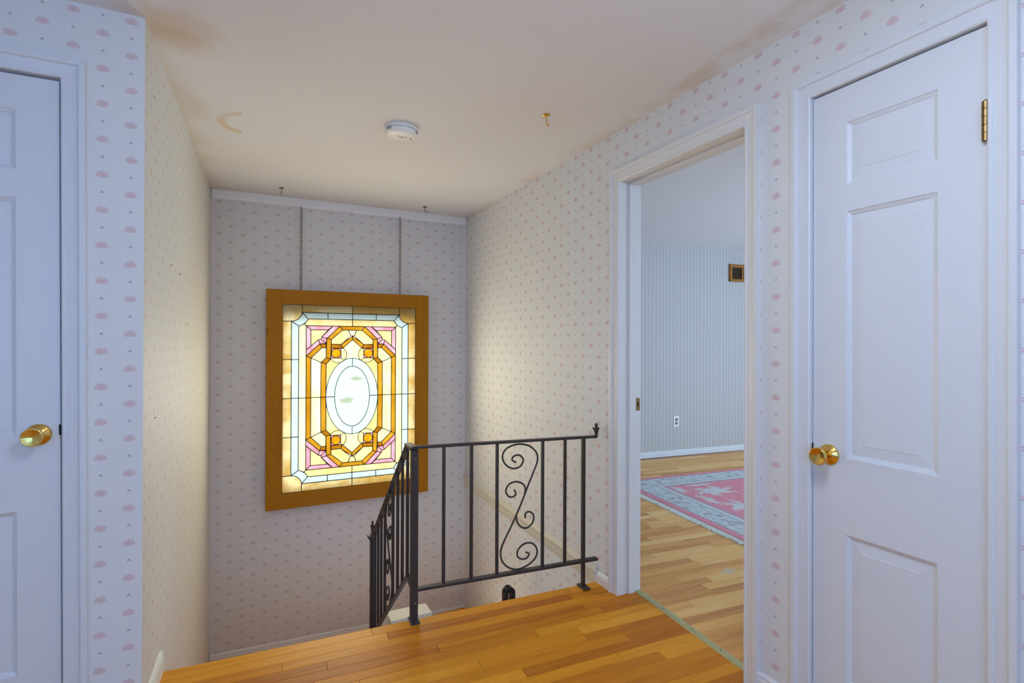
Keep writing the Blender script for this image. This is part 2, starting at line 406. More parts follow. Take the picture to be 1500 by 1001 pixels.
# the short end face belongs to the stairwell side
w.data.materials.append(M['paper_side'])
for f in w.data.polygons:
    if f.normal.x > .9 and f.center.x > LX0-.05: f.material_index = 1
b = boxes((-.5, X1+.2, YB, YB+.1, FL-.1, C+.06))
w = structure(obj('wall_back', b, 'paper_back')); wall_uv(w, lambda c: c.x+.0397, lambda c: c.z+.0115)
w = structure(obj('wall_rear', boxes((-2.1, X1+.115, -2.3, -2.2, 0, C+.06)), 'paper')); wall_uv(w, lambda c: c.x, lambda c: c.z)
w = structure(obj('wall_west', boxes((-2.2, -2.1, -2.3, YF+.1, 0, C+.06)), 'paper')); wall_uv(w, lambda c: c.y, lambda c: c.z)
structure(obj('ceiling', boxes((-2.2, X1+.05, -2.3, YB+.1, C, C+.08)), 'ceiling'))
# side room
RS = math.tan(R(-5.7)); far_y = lambda x: 4.513+RS*(x-3.796)
b = bmesh.new()
hexa(b, [(1.6, far_y(1.6), 0), (7, far_y(7), 0), (7, far_y(7)+.1, 0), (1.6, far_y(1.6)+.1, 0),
         (1.6, far_y(1.6), 2.45), (7, far_y(7), 2.45), (7, far_y(7)+.1, 2.45), (1.6, far_y(1.6)+.1, 2.45)])
w = structure(obj('wall_far', b, 'striped')); wall_uv(w, lambda c: c.x*1.005, lambda c: c.z)
w = structure(obj('wall_side', boxes((1.7, 7, -.1, .06, 0, 2.45)), 'striped')); wall_uv(w, lambda c: c.x, lambda c: c.z)
w = structure(obj('wall_end', boxes((6.7, 6.8, 0, 4.6, 0, 2.45)), 'striped')); wall_uv(w, lambda c: c.y, lambda c: c.z)
w = structure(obj('wall_near', boxes((X1+.115, X1+.13, 0, D0-.012, 0, 2.45), (X1+.115, X1+.13, D1+.012, 4.75, 0, 2.45), (X1+.115, X1+.13, D0-.012, D1+.012, DT+.012, 2.45)), 'striped'))
wall_uv(w, lambda c: c.y, lambda c: c.z)
ceil2 = structure(obj('ceiling', boxes((X1+.1, 7, -.1, 4.85, 2.34, 2.42)), 'ceiling2'))

# floors: subfloor slabs carry the boards
flo = bmesh.new()
xe = X1+.05
hexa(flo, [(-2.1, -2.2, -.25), (xe, -2.2, -.25), (xe, 1.0, -.25), (-2.1, 1.0, -.25), (-2.1, -2.2, -.001), (xe, -2.2, -.001), (xe, 1.0, -.001), (-2.1, 1.0, -.001)])
hexa(flo, [(-.5, 1.0, -.25), (xe, 1.0, -.25), (xe, edge_y(xe)-.03, -.25), (-.5, edge_y(-.5)-.03, -.25),
           (-.5, 1.0, -.016), (xe, 1.0, -.016), (xe, edge_y(xe)-.03, -.016), (-.5, edge_y(-.5)-.03, -.016)])
hexa(flo, [(-2.1, 1.0, -.25), (-.5, 1.0, -.25), (-.5, YF, -.25), (-2.1, YF, -.25), (-2.1, 1.0, -.001), (-.5, 1.0, -.001), (-.5, YF, -.001), (-2.1, YF, -.001)])
floor = structure(obj('floor', flo, 'plank'))
def plank_mesh(w, nose=False):                      # unit length along x, width w, 16 mm thick; chamfered long edges
    bm = bmesh.new(); t = .0158; c = .0012
    prof = [(0, -t), (0, -c), (c, 0), (w-c, 0), (w, -c), (w, -t)]
    if nose: prof = [(0, -t), (0, -c), (c, 0)]+[(w-.013+.013*math.sin(a), -.013+.013*math.cos(a)) for a in (0, .4, .8, 1.2, 1.57, 2.0, 2.5)]+[(w-.03, -.03), (w-.03, -t)]
    A = [bm.verts.new((0, y, z)) for y, z in prof]; B = [bm.verts.new((1, y, z)) for y, z in prof]
    for i in range(len(prof)): bm.faces.new((A[i], B[i], B[(i+1) % len(prof)], A[(i+1) % len(prof)]))
    bm.faces.new(A); bm.faces.new(B)
    bmesh.ops.recalc_face_normals(bm, faces=bm.faces)
    me = bpy.data.meshes.new('plank'); bm.to_mesh(me); bm.free(); return me
def lay(me, x, y, L, ang, parent, z=0):
    o = bpy.data.objects.new('plank', me); COL.objects.link(o); o.parent = parent
    o.location = (x, y, z); o.rotation_euler = (0, 0, ang); o.scale = (L-.0012, 1, 1); return o
pw = .0572; ang = math.atan(-.0475)
meA = plank_mesh(pw-.0008); meN = plank_mesh(pw+.012, True)
for me in (meA, meN): me.materials.append(M['plank'])
rng = random.Random(3)
for row in range(25):
    oy = -(row+1)*pw/math.cos(ang) - (.012 if row >= 0 else 0)
    x = -.34 - (rng.random()*.5 if row > 5 else 0)
    lim = 1.727+.0757*(edge_y(1.7)+oy-1.737)
    if row == 0: lim = X1-.002
    while x < lim-.02:
        L = rng.uniform(.45, 1.15) if row else rng.uniform(.7, 1.2)
        if lim-x-L < .12: L = lim-x
        xx = max(x, lw(edge_y(0)+oy)+.001) if edge_y(x)+oy > YF else max(x, -.5)
        L -= xx-x
        if L > .03:
            lay(meN if row == 0 else meA, xx, edge_y(xx)+oy, L, ang, floor)
        x = xx+L
floor2 = structure(obj('floor', boxes((X1+.05, 7, -.1, 4.8, -.2, -.0165)), 'plank2'))
meB = plank_mesh(.0592); meB.materials.append(M['plank2'])
a2 = R(-5.0)
for row in range(62):
    yl = 1.15+row*.06/math.cos(a2)
    x0 = max(1.728+.0757*(yl-1.737), .80*yl-.25); x1 = min(6.0, 1.25*yl+.55)
    x = x0
    while x < x1-.02:
        L = rng.uniform(.35, 1.0)*(1 if yl < 3 else 1.35)
        if x == x0: L *= rng.uniform(.4, 1)
        if x1-x-L < .15: L = x1-x
        y = yl+math.tan(a2)*(x-1.75)
        if y+.06+math.tan(a2)*L < far_y(x+L) - .003: lay(meB, x, y, L, a2, floor2)
        x += L
# lower landing and stairs
structure(obj('floor', boxes((-.3, X1, 3.28, YB, FL-.08, FL)), 'plank'))
st = empty('stairs', (.2, 2.36, FL)); tag(st, kind='structure')
for i in range(4):
    z = -.196*(i+1); y0 = edge_y(.3)-.02+.225*i
    obj('tread', bevel(boxes((-.46, .43, y0-2.36, y0+.25-2.36, z-.028-FL, z-FL)), .006), 'plank', st)
for i in range(5):
    z = -.196*i; y0 = edge_y(.3)-.02+.225*i
    obj('riser', boxes((-.46, .43, y0-2.375, y0-2.362, z-.196-FL, z-.03-FL)), 'cream', st)

# ------------------------------------------------------------------ trim: casings, jambs, baseboards
CP = [(0, 0), (0, .009), (.004, .012), (.011, .012), (.013, .009), (.030, .011), (.040, .013), (.043, .018), (.047, .020), (.061, .020), (.061, 0)]
def casing_set(parent, u0, u1, top, mat, z0=0):     # local: u along x, wall face at y=0, room towards -y
    def strip(a, b):
        bm = bmesh.new()
        A = [bm.verts.new(a(o, d)) for o, d in CP]; B = [bm.verts.new(b(o, d)) for o, d in CP]
        for i in range(len(CP)-1): bm.faces.new((A[i], A[i+1], B[i+1], B[i]))
        bm.faces.new(A); bm.faces.new(B)
        return bm
    obj('casing', strip(lambda o, d: (u0-o, -d, z0), lambda o, d: (u0-o, -d, top+o)), mat, parent)
    obj('casing', strip(lambda o, d: (u1+o, -d, z0), lambda o, d: (u1+o, -d, top+o)), mat, parent)
    obj('casing', strip(lambda o, d: (u0-o, -d, top+o), lambda o, d: (u1+o, -d, top+o)), mat, parent)
def jamb_set(parent, u0, u1, top, depth, mat, stop=None):
    t = .0118
    obj('jamb', boxes((u0-t, u0, 0, depth, 0, top)), mat, parent)
    obj('jamb', boxes((u1, u1+t, 0, depth, 0, top)), mat, parent)
    obj('jamb', boxes((u0-t, u1+t, 0, depth, top, top+t)), mat, parent)
    if stop:
        s0, s1 = stop
        obj('door_stop', bevel(boxes((u0, u0+.010, s0, s1, 0, top)), .002, 1), mat, parent)
        obj('door_stop', bevel(boxes((u1-.010, u1, s0, s1, 0, top)), .002, 1), mat, parent)
        obj('door_stop', bevel(boxes((u0+.010, u1-.010, s0, s1, top-.010, top)), .002, 1), mat, parent)

t1 = empty('trim_1', (X1, D1, 0), R(-90)); structure(t1)         # doorway to the side room: local x = -Y
casing_set(t1, 0, D1-D0, 2.040, 'trimpaint'); jamb_set(t1, 0, D1-D0, 2.040, .134, 'trimpaint', (.055, .095))
s = obj('strike_plate', bevel(boxes((0, .0016, .104, .128, .905, .968)), .0007, 1), 'oldbrass', t1); s['label'] = 'small brass strike plate let into the jamb'
obj('strike_hole', boxes((.0014, .0022, .112, .120, .925, .948)), 'dark', s)
t2 = empty('trim_2', (X1, K1, 0), R(-90)); structure(t2)         # closet door surround
casing_set(t2, 0, K1-K0, 2.040, 'paint'); jamb_set(t2, 0, K1-K0, 2.040, .09, 'paint')
t3 = empty('trim_3', (LD0, YF, 0), 0); structure(t3)             # left door surround
t3.rotation_euler = (0, R(-.43), 0); t3.location.x = LD0+.004
casing_set(t3, 0, LD1-LD0, 2.042, 'paint'); jamb_set(t3, 0, LD1-LD0, 2.042, .09, 'paint')
BP = [(0, 0), (.013, 0), (.013, .050), (.009, .060), (.011, .066), (.006, .074), (0, .076)]
def baseboard(name, a, b, nrm, z=(0, 0), hs=1.0, mat='trimpaint', prof=BP):
    a, b, nrm = Vector(a), Vector(b), Vector(nrm); bm = bmesh.new()
    A = [bm.verts.new(a+nrm*d+Vector((0, 0, z[0]+h*hs))) for d, h in prof]; B = [bm.verts.new(b+nrm*d+Vector((0, 0, z[1]+h*hs))) for d, h in prof]
    for i in range(len(prof)): bm.faces.new((A[i], A[(i+1) % len(prof)], B[(i+1) % len(prof)], B[i]))
    bm.faces.new(A); bm.faces.new(B)
    return structure(obj(name, bm, mat))
baseboard('baseboard_right', (X1, D1+.061, 0), (X1, 2.285, 0), (-1, 0, 0), hs=.75)
baseboard('baseboard_right', (X1, K1+.061, 0), (X1, D0-.061, 0), (-1, 0, 0))
baseboard('baseboard_left', (lw(YF+.003), YF+.003, 0), (lw(2.385), 2.385, 0), (1, -.033, 0), mat='cream')
baseboard('baseboard_front', (LD1+.063, YF, 0), (LX0+.012, YF, 0), (0, -1, 0), mat='paint')
baseboard('baseboard_far', (1.77, far_y(1.77), 0), (6.6, far_y(6.6), 0), (0, -1, 0), hs=.85, mat='paint')
baseboard('baseboard_back', (-.23, YB, FL), (X1, YB, FL-.06), (0, -1, 0))
TP = [(0, 0), (.010, 0), (.010, .012), (.014, .02), (.014, .050), (.018, .060), (.018, .070), (.006, .092), (0, .092)]
baseboard('trim_4', (X1, 2.287, -.018), (X1, YB, .047), (-1, 0, 0), mat='tanpaint', prof=TP)
CPF = [(0, 0), (0, -.062), (.012, -.062), (.022, -.058), (.026, -.048), (.026, 0)]
baseboard('trim_5', (-.232, YB, C), (1.633, YB, C), (0, -1, 0), mat='brightpaint', prof=[(d, h) for d, h in CPF])
tr6 = structure(empty('trim_6', (.855, 3.085, FL)))              # cream capped half wall beside the stair
obj('stub_wall', boxes((-.10, .105, -.04, .05, 0, .60)), 'cream', tr6); obj('cap', bevel(boxes((-.122, .122, -.062, .062, .60, .63)), .004), 'cream', tr6)

# ------------------------------------------------------------------ doors
def panel_door(name, W_, H_, cols, rows, loc, rz, ry=0):
    t = .035; bm = bmesh.new()
    xs = [0]+[v for c in cols for v in c]+[W_]; zs = [0.008]+[v for r_ in rows for v in r_]+[H_]
    for i in range(0, len(xs), 2): box(bm, xs[i], xs[i+1], 0, t, .008, H_)               # stiles and mullion
    for (c0, c1) in cols:
        for i in range(0, len(zs), 2): box(bm, c0, c1, 0, t, zs[i], zs[i+1])            # rails
    bmesh.ops.remove_doubles(bm, verts=bm.verts, dist=1e-5)
    d = structure(obj(name, bm, 'paint')); d.location = loc; d.rotation_euler = (0, ry, rz)
    for c0, c1 in cols:
        for z0, z1 in rows:
            pb = bmesh.new(); prev = None
            for ins, dep in ((0, .0), (.002, .003), (.011, .0080), (.0125, .0100), (.018, .0100), (.044, .0078), (.0450, .0066)):
                ring = [pb.verts.new((x, dep, z)) for x, z in ((c0+ins, z0+ins), (c1-ins, z0+ins), (c1-ins, z1-ins), (c0+ins, z1-ins))]
                if prev:
                    for k in range(4): pb.faces.new((prev[k], prev[(k+1) % 4], ring[(k+1) % 4], ring[k]))
                prev = ring
            pb.faces.new(prev)
            back = [pb.verts.new((x, t, z)) for x, z in ((c0, z0), (c1, z0), (c1, z1), (c0, z1))]; pb.faces.new(back)
            obj('panel', pb, 'paint', d)
    return d
def knob(parent, u, z):
    k = obj('door_handle', boxes((-.004, .004, -.03, .0, -.004, .004)), 'brass', parent, loc=(u, 0, z)); k['label'] = 'polished brass door knob on a round rose'
    bm = bmesh.new(); lathe(bm, [(0, .0325), (-.003, .0325), (-.006, .030), (-.009, .022), (-.013, .019), (-.014, .014)]); obj('rose', bm, 'brass', k, True)
    bm = bmesh.new(); lathe(bm, [(-.012, .0115), (-.026, .0105), (-.034, .0150), (-.046, .0245), (-.054, .0275), (-.0585, .0275), (-.0610, .0258), (-.0605, .024), (-.0560, .010), (-.0552, .002)])
    obj('knob', bm, 'brass', k, True)
    return k
d1 = panel_door('door_1', K1-K0-.006, 2.034, [(.105, K1-K0-.113)], [(.20, .658), (.891, 1.649), (1.730, 1.922)], (X1+.004, K1-.003, 0), R(-90))
knob(d1, .052, .893)
obj('latch_plate', bevel(boxes((-.0075, .0005, -.0035, .001, .893, .922)), .0006, 1), 'dark', d1)
for zc in (1.795, .24):
    bm = bmesh.new()
    for i in range(5):
        z = zc-.049+i*.0198; tube(bm, [(K1-K0-.007, -.008, z), (K1-K0-.007, -.008, z+.0184)], .0085, 12)
    tube(bm, [(K1-K0-.007, -.008, zc+.049), (K1-K0-.007, -.008, zc+.053)], [.0085, .004], 12)
    box(bm, K1-K0-.010, K1-K0+.008, -.0022, .001, zc-.049, zc+.049)
    h = obj('hinge', bm, 'oldbrass', d1); h['label'] = 'tarnished brass butt hinge'
wL = LD1-LD0-.007
d2 = panel_door('door_2', wL, 2.034, [(.107, wL/2-.055), (wL/2+.055, wL-.103)], [(.24, .728), (.951, 1.668), (1.752, 1.932)], (LD0+.004, YF+.006, 0), 0, R(-.43))
knob(d2, wL-.052, .955)
obj('latch_plate', bevel(boxes((wL-.003, wL+.005, -.004, .001, .950, .982)), .0006, 1), 'dark', d2)

# ------------------------------------------------------------------ stained glass panel
PX, PZ, PY = .7132, .8324, YB-.085                   # panel centre, glass plane
k_ = (PY)/YB                                         # the frame stands proud of the wall: keep its true size at that distance
PX *= k_; PZ = H+(PZ-H)*k_; gw, gh = .4935*k_, .688*k_
sg = empty('stained_glass_panel', (PX, YB, PZ))
tag(sg, 'backlit stained glass panel in a wide oak frame hanging on the back wall', 'stained glass')
fo = [(-.6012*k_, .6012*k_), (-.801*k_, .7946*k_)]
fy0, fy1 = -.088, -.006
f_l, f_r, f_b, f_t = fo[0][0], fo[0][1], fo[1][0], fo[1][1]
obj('frame_stile', bevel(boxes((f_l, -gw, fy0, fy1, f_b, f_t)), .002, 1), 'oak', sg); obj('frame_stile', bevel(boxes((gw, f_r, fy0, fy1, f_b, f_t)), .002, 1), 'oak', sg)
obj('frame_rail', bevel(boxes((-gw, gw, fy0, fy1, gh, f_t)), .002, 1), 'oakh', sg); obj('frame_rail', bevel(boxes((-gw, gw, fy0, fy1, f_b, -gh)), .002, 1), 'oakh', sg)
obj('light_diffuser', boxes((-gw*.99, gw*.99, -.022, -.020, -gh*.97, gh*.86)), 'tube', sg)
obj('back_board', boxes((-gw, gw, -.016, -.010, -gh, gh)), 'paint', sg)
gy0, gy1 = -.078, -.074
came = set(); came_bm = bmesh.new()
def arc(cx, cz, rx, rz, a0, a1, n=8): return [(cx+rx*math.cos(R(a0+(a1-a0)*i/n)), cz+rz*math.sin(R(a0+(a1-a0)*i/n))) for i in range(n+1)]
def lead(a, b, w=.0050):
    if math.hypot(a[0]-b[0], a[1]-b[1]) < 1e-5: return
    key = tuple(sorted(((round(a[0], 3), round(a[1], 3)), (round(b[0], 3), round(b[1], 3)))))
    if key in came: return
    came.add(key)
    d = Vector((b[0]-a[0], b[1]-a[1])).normalized(); e = w*.35
    bar(came_bm, (a[0]-d[0]*e, gy0-.0005, a[1]-d[1]*e), (b[0]+d[0]*e, gy0-.0005, b[1]+d[1]*e), w, .006, (0, 1, 0))
def piece(poly, mat, sx=1, sz=1, thin=False):
    q = [(x*sx*k_, z*sz*k_) for x, z in poly]; bm = bmesh.new(); prism(bm, q, gy0, gy1)
    o = obj('glass_pane', bm, mat, sg)
    for a, c in zip(q, q[1:]+q[:1]): lead(a, c, .0034 if thin else .0046)
    return o
G, T = .4935, .688                                   # half width, half height
OA, OB, IA, IB = .1925, .290, .130, .229
th1 = math.degrees(math.atan2(.262/OB, .0965/OA))
quad = []                                            # pieces of the quadrant x<0 is mirrored from x>0
def q(poly, mat, thin=False): quad.append((poly, mat, thin))
corner_o = [(.4325, .565), (.412, .569), (.392, .578), (.374, .595), (.364, .612), (.361, .631)]
corner_i = [(.384, .531), (.366, .536), (.349, .546), (.334, .561), (.325, .573), (.321, .585)]
q([(G, T), (.361, T), (.361, .631)]+corner_o[::-1][1:]+[(G, .565)], 'g_border')
q(corner_o+corner_i[::-1], 'g_clear')
q([(.361, T), (0, T), (0, .631), (.361, .631)], 'g_border')
q([(G, .565), (G, .285), (.434, .285), (.434, .565)], 'g_border')
q([(G, .285), (G, 0), (.434, 0), (.434, .285)], 'g_border')
q([(.361, .631), (.180, .631), (.180, .585), (.321, .585)], 'g_clear')
q([(.180, .631), (0, .631), (0, .585), (.180, .585)], 'g_clear')
q([(.434, .565), (.434, .284), (.384, .284), (.384, .531)], 'g_clear')
q([(.434, .284), (.434, 0), (.384, 0), (.384, .284)], 'g_clear')
q([(.321, .585), (0, .585), (0, .534), (.334, .534), (.345, .550), (.334, .561), (.325, .573)], 'g_cream')
q([(.384, .531), (.384, 0), (.333, 0), (.333, .534), (.345, .550), (.366, .536)], 'g_pale')
q([(.333, .534), (.300, .504), (.179, .504), (.143, .534)], 'g_pink')
q([(.333, .534), (.333, .354), (.300, .384), (.300, .504)], 'g_pink')
q([(.300, .504), (.179, .504), (.224, .452), (.227, .436), (.246, .431), (.300, .384)], 'g_cream')
q([(.143, .534), (.092, .534), (.188, .440), (.224, .452)], 'g_pink')
q([(.224, .452), (.188, .440), (.192, .402), (.227, .436)], 'g_pink')
q([(.246, .431), (.227, .436), (.192, .402), (.237, .400)], 'g_pink')
q([(.246, .431), (.237, .400), (.333, .310), (.333, .354)], 'g_pink')
q([(.092, .534), (.073, .504), (.155, .432), (.188, .440)], 'g_amber')
q([(.188, .440), (.155, .432), (.159, .284), (.192, .296)], 'g_amber')
q([(.155, .398), (.083, .396), (.072, .366), (.1555, .367)], 'g_brown')
q([(.237, .400), (.192, .399), (.192, .368), (.222, .370)], 'g_brown')
q([(.083, .396), (0, .461), (0, .433), (.072, .366)], 'g_amber')
q([(.237, .400), (.222, .370), (.299, .294), (.333, .310)], 'g_amber')
q([(.333, .310), (.299, .294), (.299, 0), (.333, 0)], 'g_amber')
q([(.192, .296), (.159, .284), (.191, .248), (.228, .261)], 'g_brown')
q([(.228, .261), (.191, .248), (.193, 0), (.230, 0)], 'g_amber')
q([(.222, .370), (.192, .368), (.192, .296), (.228, .261), (.299, .294)], 'g_pale')
q([(.299, .294), (.228, .261), (.230, 0), (.299, 0)], 'g_pale')
q([(.073, .504), (.030, .504), (.013, .461), (.083, .396), (.155, .398), (.155, .432)], 'g_cream')
# roundel in its square, and the larger circle behind it
q(arc(.1195, .329, .0335, .0335, 0, 360, 20)[:-1], 'g_jewel', True)
sq = [(.155, .367), (.084, .366), (.084, .291), (.158, .291)]
for i, (a0, c) in enumerate(zip((45, 135, 225, 315), (sq[0], sq[1], sq[2], sq[3]))):
    ar = arc(.1195, .329, .0335, .0335, a0-45, a0+45, 5)
    q([c]+ar[::-1], 'g_pink', True)
circ = arc(.1055, .3185, .0620, .0620, 180+45, 180-48, 8)        # left side of the big circle
low = arc(.1055, .3185, .0620, .0620, 225, 325, 7)
q([(.084, .366), (.084, .291)]+circ[:], 'g_cream', True)
q([(.158, .291), (.084, .291)]+low, 'g_cream', True)
ov = lambda a0, a1, A=OA, B_=OB, n=8: arc(0, 0, A, B_, a0, a1, n)
a_t = 69
q([low[-1], (.159, .284), (.191, .248), (.193, 0)]+ov(0, a_t, n=12)[0:]+low[0:-1], 'g_cream', True)
q(ov(0, 90, n=14)+ov(90, 0, IA, IB, 14), 'g_clear', True)
for sx in (1, -1):
    for sz in (1, -1):
        for poly, mat, thin in quad: piece(poly, mat, sx, sz, thin)
for sz in (1, -1):                                               # pieces that cross the centre line
    piece([(.092, .534), (-.092, .534), (-.073, .504), (.073, .504)], 'g_amber', 1, sz)
    piece([(.030, .504), (-.030, .504), (-.013, .461), (0, .461), (.013, .461)], 'g_pale', 1, sz)
    half = [(0, .433), (.072, .366)]+circ[::-1][:]+[]
    half = half+[p for p in ov(a_t, 90, n=5)[1:]]
    full = half+[(-x, z) for x, z in half[::-1][1:-1]]
    piece(full, 'g_pale', 1, sz, True)
piece(arc(0, 0, IA, IB, 0, 360, 36)[:-1], 'g_oval', 1, 1, True)
for x0 in (1, -1): lead((x0*.500*k_, 0), (x0*.130*k_, 0), .0045)
tag(obj('lead_came', came_bm, 'lead', sg), kind='stuff')
# the chains it hangs from
def chain(x, z0, z1, label):
    bm = bmesh.new(); n = int((z1-z0)/.0165); y = YB-.035
    for i in range(n):
        z = z0+(z1-z0)*(i+.5)/n; fl = i % 2
        ring = []
        for k in range(8):
            a = 2*math.pi*k/8; u, v = .0085*math.cos(a), .0125*math.sin(a)
            ring.append((x+(u if fl else u*.25), y+(u*.3 if fl else u), z+v))
        tube(bm, ring+[ring[0]], .0024, 5, False)
    tube(bm, [(x, YB-.002, z1+.006), (x, y-.006, z1+.006), (x, y-.008, z1+.016)], .0025, 6)
    tube(bm, [(x, y, z0+.02), (x, y+.004, z0-.004)], .003, 6)
    return tag(obj('hanging_chain', bm, 'chain'), label, 'chain', 'chains holding the stained glass')
ztop = PZ+f_t
chain(.343*.99, ztop, 2.222, 'thin metal chain hanging to the left top of the stained glass frame')
chain(1.079*.99, ztop, 2.222, 'thin metal chain hanging to the right top of the stained glass frame')

# ------------------------------------------------------------------ iron railing
rail = empty('iron_railing', (.6646, 2.318, 0))
tag(rail, 'black wrought iron railing with scrolls guarding the landing edge and running down the stair', 'railing')
O = Vector((.6646, 2.318, 0)); RSL = -.0640                     # rail line slope in plan
ry = lambda x: RSL*(x-.6646)                                     # local y at world x
L = lambda x, z, dy=0: Vector((x-O.x, ry(x)+dy, z))
XE = 1.606
bm = boxes((-.0155, .0155, -.0155, .0155, 0, .762)); bevel(bm, .002, 1); obj('post', bm, 'iron', rail)
bm = bmesh.new(); bar(bm, L(.655, .775), L(XE, .762), .030, .012); obj('top_rail', bevel(bm, .002, 1), 'iron', rail)
bm = bmesh.new(); bar(bm, L(.668, .140), L(XE+.004, .134), .030, .014); obj('bottom_rail', bevel(bm, .002, 1), 'iron', rail)
zt = lambda x: .770-(x-.6646)*.0138; zb = lambda x: .140-(x-.6646)*.0064
for x in (.800, .932, 1.060, 1.300, 1.424):
    bm = bmesh.new(); bar(bm, L(x, zb(x)), L(x, zt(x)), .013, .013, (0, 1, 0)); obj('baluster', bm, 'iron', rail)
bm = bmesh.new(); bar(bm, L(1.530, 0), L(1.530, zt(1.530)), .0165, .0165, (0, 1, 0)); obj('post', bm, 'iron', rail)
for x in (.6646, 1.530):
    bm = boxes((-.021, .021, -.036, .036, 0, .009)); bevel(bm, .003, 2)
    o = obj('base_plate', bm, 'iron', rail, loc=L(x, 0)-Vector((0, .004, 0))); o.rotation_euler = (0, 0, -.06)
# upturned end with a three lobed tip
bm = bmesh.new(); e = L(XE-.004, .762)
bar(bm, e+Vector((0, 0, -.006)), e+Vector((.006, 0, .026)), .012, .014, (0, 1, 0))
for dx, dz, r in ((-.016, .050, .006), (.004, .070, .0085), (.020, .046, .006)):
    tube(bm, [e+Vector((.003, 0, .016)), e+Vector((.003+dx*.5, 0, .016+(dz-.016)*.55)), e+Vector((dx*.9, 0, dz*.9)), e+Vector((dx, 0, dz))], [.007, r, r*.9, .002], 8)
obj('finial', bm, 'iron', rail)
SC = [  # scroll strokes in unit panel coordinates (x right, z up), from the photograph's ornament
 [(.40, .853), (.33, .866), (.31, .885), (.37, .905), (.49, .905), (.57, .865), (.50, .818), (.35, .805), (.20, .830), (.11, .875), (.10, .925), (.20, .970), (.44, .994), (.70, .975), (.88, .915), (.90, .845), (.80, .755), (.70, .675), (.61, .595), (.50, .505), (.38, .415), (.26, .330), (.13, .245), (.06, .175), (.08, .105), (.20, .045), (.42, .010), (.66, .025), (.86, .075), (.90, .140), (.79, .195), (.61, .203), (.46, .165), (.44, .115), (.53, .085), (.65, .085), (.71, .115), (.63, .135)],
 [(.36, .640), (.40, .605), (.34, .585), (.24, .590), (.17, .635), (.24, .685), (.40, .700), (.55, .680), (.62, .640), (.60, .590)],
 [(.62, .405), (.62, .435), (.68, .452), (.77, .440), (.82, .410), (.79, .360), (.66, .325), (.52, .340), (.43, .385), (.41, .440)]]
def scroll(P, rr):
    bm = bmesh.new()
    for s_ in SC: tube(bm, catmull([P(a, c) for a, c in s_], 4), rr, 8)
    return obj('scroll', bm, 'iron', rail, True)
x0, x1 = 1.0665, 1.2935
scroll(lambda a, c: L(x0+(x1-x0)*a, zb(1.18)+.007+(zt(1.18)-.006-zb(1.18)-.007)*c), .0048)
# stair section, running away and down from the corner post
ys, ye = 2.425, 3.215; slope = -.888
sz_t = lambda y: .762+slope*(y-2.4366); sz_b = lambda y: .150+slope*(y-2.4366)*.965
Q_ = lambda y, z, dx=0: Vector((.003+dx, y-O.y, z))
bm = bmesh.new(); bar(bm, Q_(ys, sz_t(ys)), Q_(ye+.02, sz_t(ye+.02)), .030, .012); obj('top_rail', bevel(bm, .002, 1), 'iron', rail)
bm = bmesh.new(); bar(bm, Q_(ys, sz_b(ys)), Q_(ye, sz_b(ye)), .022, .013); obj('bottom_rail', bevel(bm, .002, 1), 'iron', rail)
bm = bmesh.new(); bar(bm, (0, 0, .768), Q_(ys+.012, .768), .034, .014); obj('corner_bracket', bm, 'iron', rail)
bm = bmesh.new(); bar(bm, (0, 0, .11), Q_(ys+.008, sz_b(ys)), .012, .018); obj('corner_bracket', bm, 'iron', rail)
for y in (2.440, 2.530, 2.620, 2.715, 2.895, 2.980, 3.060, 3.140):
    bm = bmesh.new(); bar(bm, Q_(y, sz_b(y)), Q_(y, sz_t(y)), .013, .013, (0, 1, 0)); obj('baluster', bm, 'iron', rail)
bm = bmesh.new(); bar(bm, Q_(ye, FL), Q_(ye, sz_t(ye)+.02), .027, .027, (0, 1, 0)); obj('post', bm, 'iron', rail)
ya, yb_ = 2.7215, 2.8885
scroll(lambda a, c: Q_(ya+(yb_-ya)*a, sz_b(ya+(yb_-ya)*a)+.007+(.612-.02)*c), .0048)
bm = bmesh.new(); e = Q_(ye, sz_t(ye)+.02)
tube(bm, [e, e+Vector((0, 0, .02)), e+Vector((0, 0, .04)), e+Vector((0, 0, .058)), e+Vector((0, 0, .066)), e+Vector((0, 0, .078)), e+Vector((0, 0, .088))], [.011, .008, .010, .013, .006, .007, .002], 10)
tube(bm, [e+Vector((0, 0, -.02)), e+Vector((-.022, .0, -.014)), e+Vector((-.03, .0, .004))], [.008, .006, .003], 8)
obj('finial', bm, 'iron', rail, True)
# bolts on the corner post
for z in (.725, .085):
    bm = bmesh.new(); lathe(bm, [(0, .004), (-.002, .0035), (-.003, .0015)], n=8); obj('bolt', bm, 'chain', rail, True, loc=(.002, -.0155, z))

# lower handrail whose bent black end just shows above the floor edge
bm = bmesh.new()
pts = [(1.470-.024, 3.0, FL)]+[(1.470+.024*math.cos(R(a)), 3.0, -.321+.024*math.sin(R(a))) for a in range(180, -1, -20)]+[(1.494, 3.0, FL)]
for a, c in zip(pts, pts[1:]): bar(bm, a, c, .022, .050, (0, 1, 0))
tag(obj('handrail_end', bm, 'black'), 'black bent metal handrail end peeking above the landing edge below the scroll railing', 'handrail')

